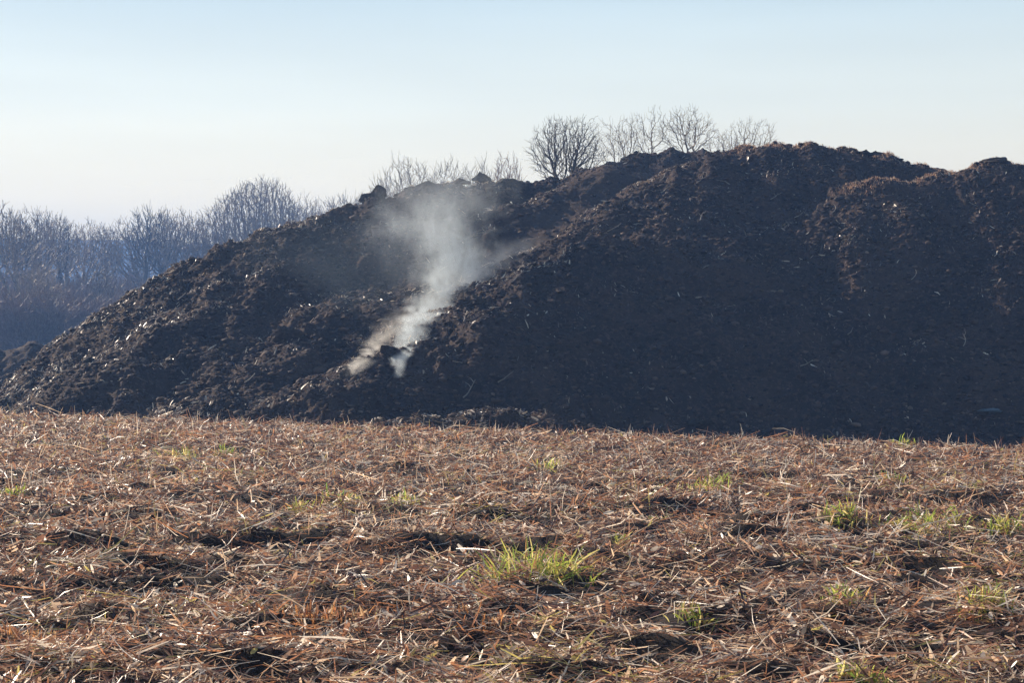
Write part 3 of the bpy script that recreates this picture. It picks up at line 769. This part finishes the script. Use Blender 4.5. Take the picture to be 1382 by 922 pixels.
def plume(name, path, dens, color, label, nscale=1.1, thr=.47, soft=.16, aniso=.35, fin=60.0, snap=False, power=1.15):
    """path: list of (px,py,Y,radius_px). Density: noise inside a bent cone; a function of height in world space"""
    if snap: path = [(a, b, min(Y, ray_mound(a, b)[1] - .3 * r * Y / F - .15), r) for a, b, Y, r in path]
    P = [(*at(a, b, Y), r * Y / F) for a, b, Y, r in path]; P.sort(key=lambda p: p[2])
    z0, z1 = P[0][2] - .05, P[-1][2]
    m, n, l = new_mat(name + "_air"); out = n.new("ShaderNodeOutputMaterial"); v = n.new("ShaderNodeVolumePrincipled")
    g = n.new("ShaderNodeNewGeometry"); sp = n.new("ShaderNodeSeparateXYZ"); l.new(g.outputs["Position"], sp.inputs[0])
    t = n.new("ShaderNodeMapRange"); t.inputs[1].default_value = z0; t.inputs[2].default_value = z1; l.new(sp.outputs[2], t.inputs[0])
    def curve(vals, lo, hi):
        c = n.new("ShaderNodeFloatCurve"); cc = c.mapping.curves[0]
        pts = [((p[2] - z0) / (z1 - z0), (q - lo) / (hi - lo)) for p, q in zip(P, vals)]
        cc.points[0].location = (0, pts[0][1]); cc.points[1].location = (1, pts[-1][1])
        for a, b in pts[1:-1]: cc.points.new(a, b)
        c.mapping.update(); l.new(t.outputs[0], c.inputs["Value"])
        mr = n.new("ShaderNodeMapRange"); mr.inputs[3].default_value = lo; mr.inputs[4].default_value = hi; l.new(c.outputs[0], mr.inputs[0])
        return mr.outputs[0]
    def mth(op, a, b=None):
        q = n.new("ShaderNodeMath"); q.operation = op
        for i, s in enumerate((a, b)):
            if s is None: continue
            if isinstance(s, (int, float)): q.inputs[i].default_value = s
            else: l.new(s, q.inputs[i])
        return q.outputs[0]
    xs = [p[0] for p in P]; ys = [p[1] for p in P]; rs = [p[3] for p in P]
    cx = curve(xs, min(xs) - .01, max(xs) + .01); cy = curve(ys, min(ys) - .01, max(ys) + .01); cr = curve(rs, min(rs) - .01, max(rs) + .01)
    dw = n.new("ShaderNodeTexNoise"); dw.inputs["Scale"].default_value = nscale * .8; dw.inputs["Detail"].default_value = 4
    l.new(g.outputs["Position"], dw.inputs["Vector"])
    dws = n.new("ShaderNodeSeparateXYZ"); l.new(dw.outputs["Color"], dws.inputs[0])
    wx = mth('MULTIPLY', mth('SUBTRACT', dws.outputs[0], .5), mth('MULTIPLY', cr, 2.4))
    ddx = mth('ADD', mth('SUBTRACT', sp.outputs[0], cx), wx); ddy = mth('SUBTRACT', sp.outputs[1], cy)
    dist = mth('DIVIDE', mth('SQRT', mth('ADD', mth('MULTIPLY', ddx, ddx), mth('MULTIPLY', ddy, ddy))), cr)
    fall = mth('MAXIMUM', mth('SUBTRACT', 1.0, dist), 0.0)
    nz = n.new("ShaderNodeTexNoise"); nz.inputs["Scale"].default_value = nscale * 1.6; nz.inputs["Detail"].default_value = 6; nz.inputs["Roughness"].default_value = .6
    nz.inputs["Distortion"].default_value = 1.0
    mp = n.new("ShaderNodeMapping"); mp.inputs["Scale"].default_value = (1, 1, .55); l.new(g.outputs["Position"], mp.inputs[0]); l.new(mp.outputs[0], nz.inputs["Vector"])
    mr = n.new("ShaderNodeMapRange"); mr.inputs[1].default_value = thr - soft; mr.inputs[2].default_value = thr + soft; l.new(nz.outputs["Fac"], mr.inputs[0])
    # thins as it rises and widens, fades at the top
    rmin = min(rs); thin = mth('POWER', mth('DIVIDE', rmin, cr), power)
    top = mth('MULTIPLY', mth('MINIMUM', mth('MULTIPLY', mth('SUBTRACT', 1.0, t.outputs[0]), 2.0), 1.0), mth('MINIMUM', mth('MULTIPLY', t.outputs[0], fin), 1.0))
    D = mth('MULTIPLY', mth('MULTIPLY', mth('MULTIPLY', mth('POWER', fall, 1.3), mr.outputs[0]), mth('MULTIPLY', thin, top)), dens)
    l.new(D, v.inputs["Density"]); v.inputs["Color"].default_value = (*color, 1); v.inputs["Anisotropy"].default_value = aniso
    l.new(v.outputs[0], out.inputs["Volume"])
    rm = [p[3] * 1.7 + .1 for p in P]
    # closed hull following the plume
    sides = 16; V = []; K = 14; zz = np.linspace(z0, z1, K)
    Pz = [p[2] for p in P]
    for z in zz:
        x = np.interp(z, Pz, xs); y = np.interp(z, Pz, ys); r = np.interp(z, Pz, rm) * 1.15
        for k in range(sides): a = 2 * math.pi * k / sides; V.append([x + r * math.cos(a), y + r * math.sin(a), z])
    V = np.array(V); Q = [[k * sides + a, k * sides + (a + 1) % sides, (k + 1) * sides + (a + 1) % sides, (k + 1) * sides + a] for k in range(K - 1) for a in range(sides)]
    V = np.concatenate([V, [V[:sides].mean(0)], [V[-sides:].mean(0)]]); nb = len(V) - 2; nt = len(V) - 1
    me = bpy.data.meshes.new(name)
    fs = Q + [[nb, (a + 1) % sides, a] for a in range(sides)] + [[nt, (K - 1) * sides + a, (K - 1) * sides + (a + 1) % sides] for a in range(sides)]
    c0 = np.array([P[0][0], P[0][1], P[0][2]])
    me.from_pydata([tuple(v_ - c0) for v_ in V], [], fs); me.materials.append(m)
    o = bpy.data.objects.new(name, me); COL.objects.link(o); o.location = c0
    tag(o, label, "smoke", "smoke rising from the mound"); return o
plume("smoke_plume", [(537, 508, 46, 9), (540, 486, 46.5, 13), (548, 465, 47.2, 20), (566, 435, 48.5, 32), (586, 408, 49.5, 42), (602, 385, 50.3, 50), (612, 360, 51, 56), (604, 330, 52, 66), (588, 300, 53, 80), (604, 265, 54.5, 100), (640, 225, 56, 110)],
      42.0, (.88, .96, 1.0), "thick bluish white smoke rising from the right vent and thinning out towards the rear skyline", 2.0, thr=.48, soft=.13, snap=True, fin=14, power=1.5)
plume("smoke_plume", [(474, 508, 45, 14), (488, 488, 45.6, 19), (512, 464, 46.4, 26), (538, 438, 47.5, 32), (562, 412, 48.5, 36)], 7.0, (1.0, .97, .91),
      "yellowish white smoke drifting right from the left vent at the foot of the mound", 1.9, thr=.46, soft=.14, snap=True, fin=20)
plume("smoke_plume", [(590, 425, 49.3, 26), (622, 392, 50.0, 38), (650, 366, 50.8, 46), (680, 342, 51.6, 50), (715, 318, 52.5, 50)], 2.6, (.90, .95, 1.0),
      "thin wisp of smoke blowing right over the edge of the main ridge", 1.4, fin=3, soft=.22)
plume("smoke_plume", [(545, 400, 50, 55), (555, 350, 51, 80), (560, 310, 52, 100), (575, 270, 53.5, 110), (590, 230, 55, 110)], .4, (.84, .92, 1.0),
      "faint bluish smoke spreading left of the thick plume", 1.0, fin=2, soft=.25)
plume("smoke_plume", [(520, 450, 48.5, 70), (480, 380, 49.5, 120), (450, 330, 50.5, 140), (440, 260, 51.5, 140)], .08, (.66, .84, 1.0),
      "very faint blue smoke hanging over the left slope", .6, fin=2.5, soft=.3)

# ------------------------------------------------------------------ sky, sun, camera
EL, AZ = 24.0, -46.0
w = bpy.data.worlds.new("World"); SC.world = w; w.use_nodes = True
nt = w.node_tree; nt.nodes.clear(); wo = nt.nodes.new("ShaderNodeOutputWorld"); bg = nt.nodes.new("ShaderNodeBackground")
sk = nt.nodes.new("ShaderNodeTexSky"); sk.sky_type = 'NISHITA'; sk.sun_disc = False
sk.sun_elevation = R(EL); sk.sun_rotation = R(AZ); sk.air_density = 1.0; sk.dust_density = .8; sk.ozone_density = 2.0

tc = nt.nodes.new("ShaderNodeTexCoord"); sx_ = nt.nodes.new("ShaderNodeSeparateXYZ"); nt.links.new(tc.outputs["Generated"], sx_.inputs[0])
rp = nt.nodes.new("ShaderNodeValToRGB"); nt.links.new(sx_.outputs[2], rp.inputs[0])
el = rp.color_ramp.elements; el[0].position = 0; el[0].color = (13.2, 9.9, 4.2, 1); el[1].position = .6; el[1].color = (.6, 1.1, 1.9, 1)
for p_, c_ in ((.06, (10.8, 8.8, 4.9)), (.11, (7.7, 7.5, 5.8)), (.18, (4.4, 5.5, 5.7)), (.3, (2.4, 3.4, 4.2))):
    e_ = el.new(p_); e_.color = (*c_, 1)
mxs = nt.nodes.new("ShaderNodeMix"); mxs.data_type = 'RGBA'; mxs.inputs[0].default_value = .85
cn = nt.nodes.new("ShaderNodeTexNoise"); cn.inputs["Scale"].default_value = 3.0; cn.inputs["Detail"].default_value = 4
cm = nt.nodes.new("ShaderNodeMapping"); cm.inputs["Scale"].default_value = (1, 1, 9); nt.links.new(tc.outputs["Generated"], cm.inputs[0]); nt.links.new(cm.outputs[0], cn.inputs["Vector"])
cr_ = nt.nodes.new("ShaderNodeMapRange"); cr_.inputs[1].default_value = .35; cr_.inputs[2].default_value = .7; cr_.inputs[3].default_value = .97; cr_.inputs[4].default_value = 1.05; nt.links.new(cn.outputs["Fac"], cr_.inputs[0])
vs = nt.nodes.new("ShaderNodeVectorMath"); vs.operation = 'SCALE'
nt.links.new(sk.outputs[0], mxs.inputs[6]); nt.links.new(rp.outputs[0], mxs.inputs[7]); nt.links.new(mxs.outputs[2], vs.inputs[0]); nt.links.new(cr_.outputs[0], vs.inputs["Scale"])
nt.links.new(vs.outputs[0], bg.inputs[0]); bg.inputs[1].default_value = .10; nt.links.new(bg.outputs[0], wo.inputs[0])
sl = bpy.data.lights.new("sun", 'SUN'); sl.energy = 5.0; sl.angle = R(.53); sl.color = (1, .85, .68)
so = bpy.data.objects.new("sun", sl); COL.objects.link(so); so.location = (-20, 30, 40)
from mathutils import Vector
sd = Vector((math.sin(R(AZ)) * math.cos(R(EL)), math.cos(R(AZ)) * math.cos(R(EL)), math.sin(R(EL))))
so.rotation_euler = sd.to_track_quat('Z', 'Y').to_euler()
cam = bpy.data.cameras.new("camera"); co = bpy.data.objects.new("camera", cam); COL.objects.link(co)
co.location = (0, 0, EYE); co.rotation_euler = (R(90), 0, 0)
cam.sensor_width = 36; cam.lens = 36 * F / 1382; cam.shift_y = -(461 - HOR) / 1382
cam.clip_start = .1; cam.clip_end = 6000
SC.camera = co
SC.view_settings.view_transform = 'Standard'; SC.view_settings.look = 'None'; SC.view_settings.gamma = 1
SC.view_settings.exposure = 0.62
SC.view_settings.use_curve_mapping = False
SC.render.engine = 'CYCLES'
cy = SC.cycles
cy.max_bounces = 5; cy.diffuse_bounces = 2; cy.glossy_bounces = 1; cy.transmission_bounces = 2; cy.volume_bounces = 2
cy.volume_max_steps = 256; cy.volume_step_rate = 1.0; cy.use_denoising = True
cy.use_light_tree = False
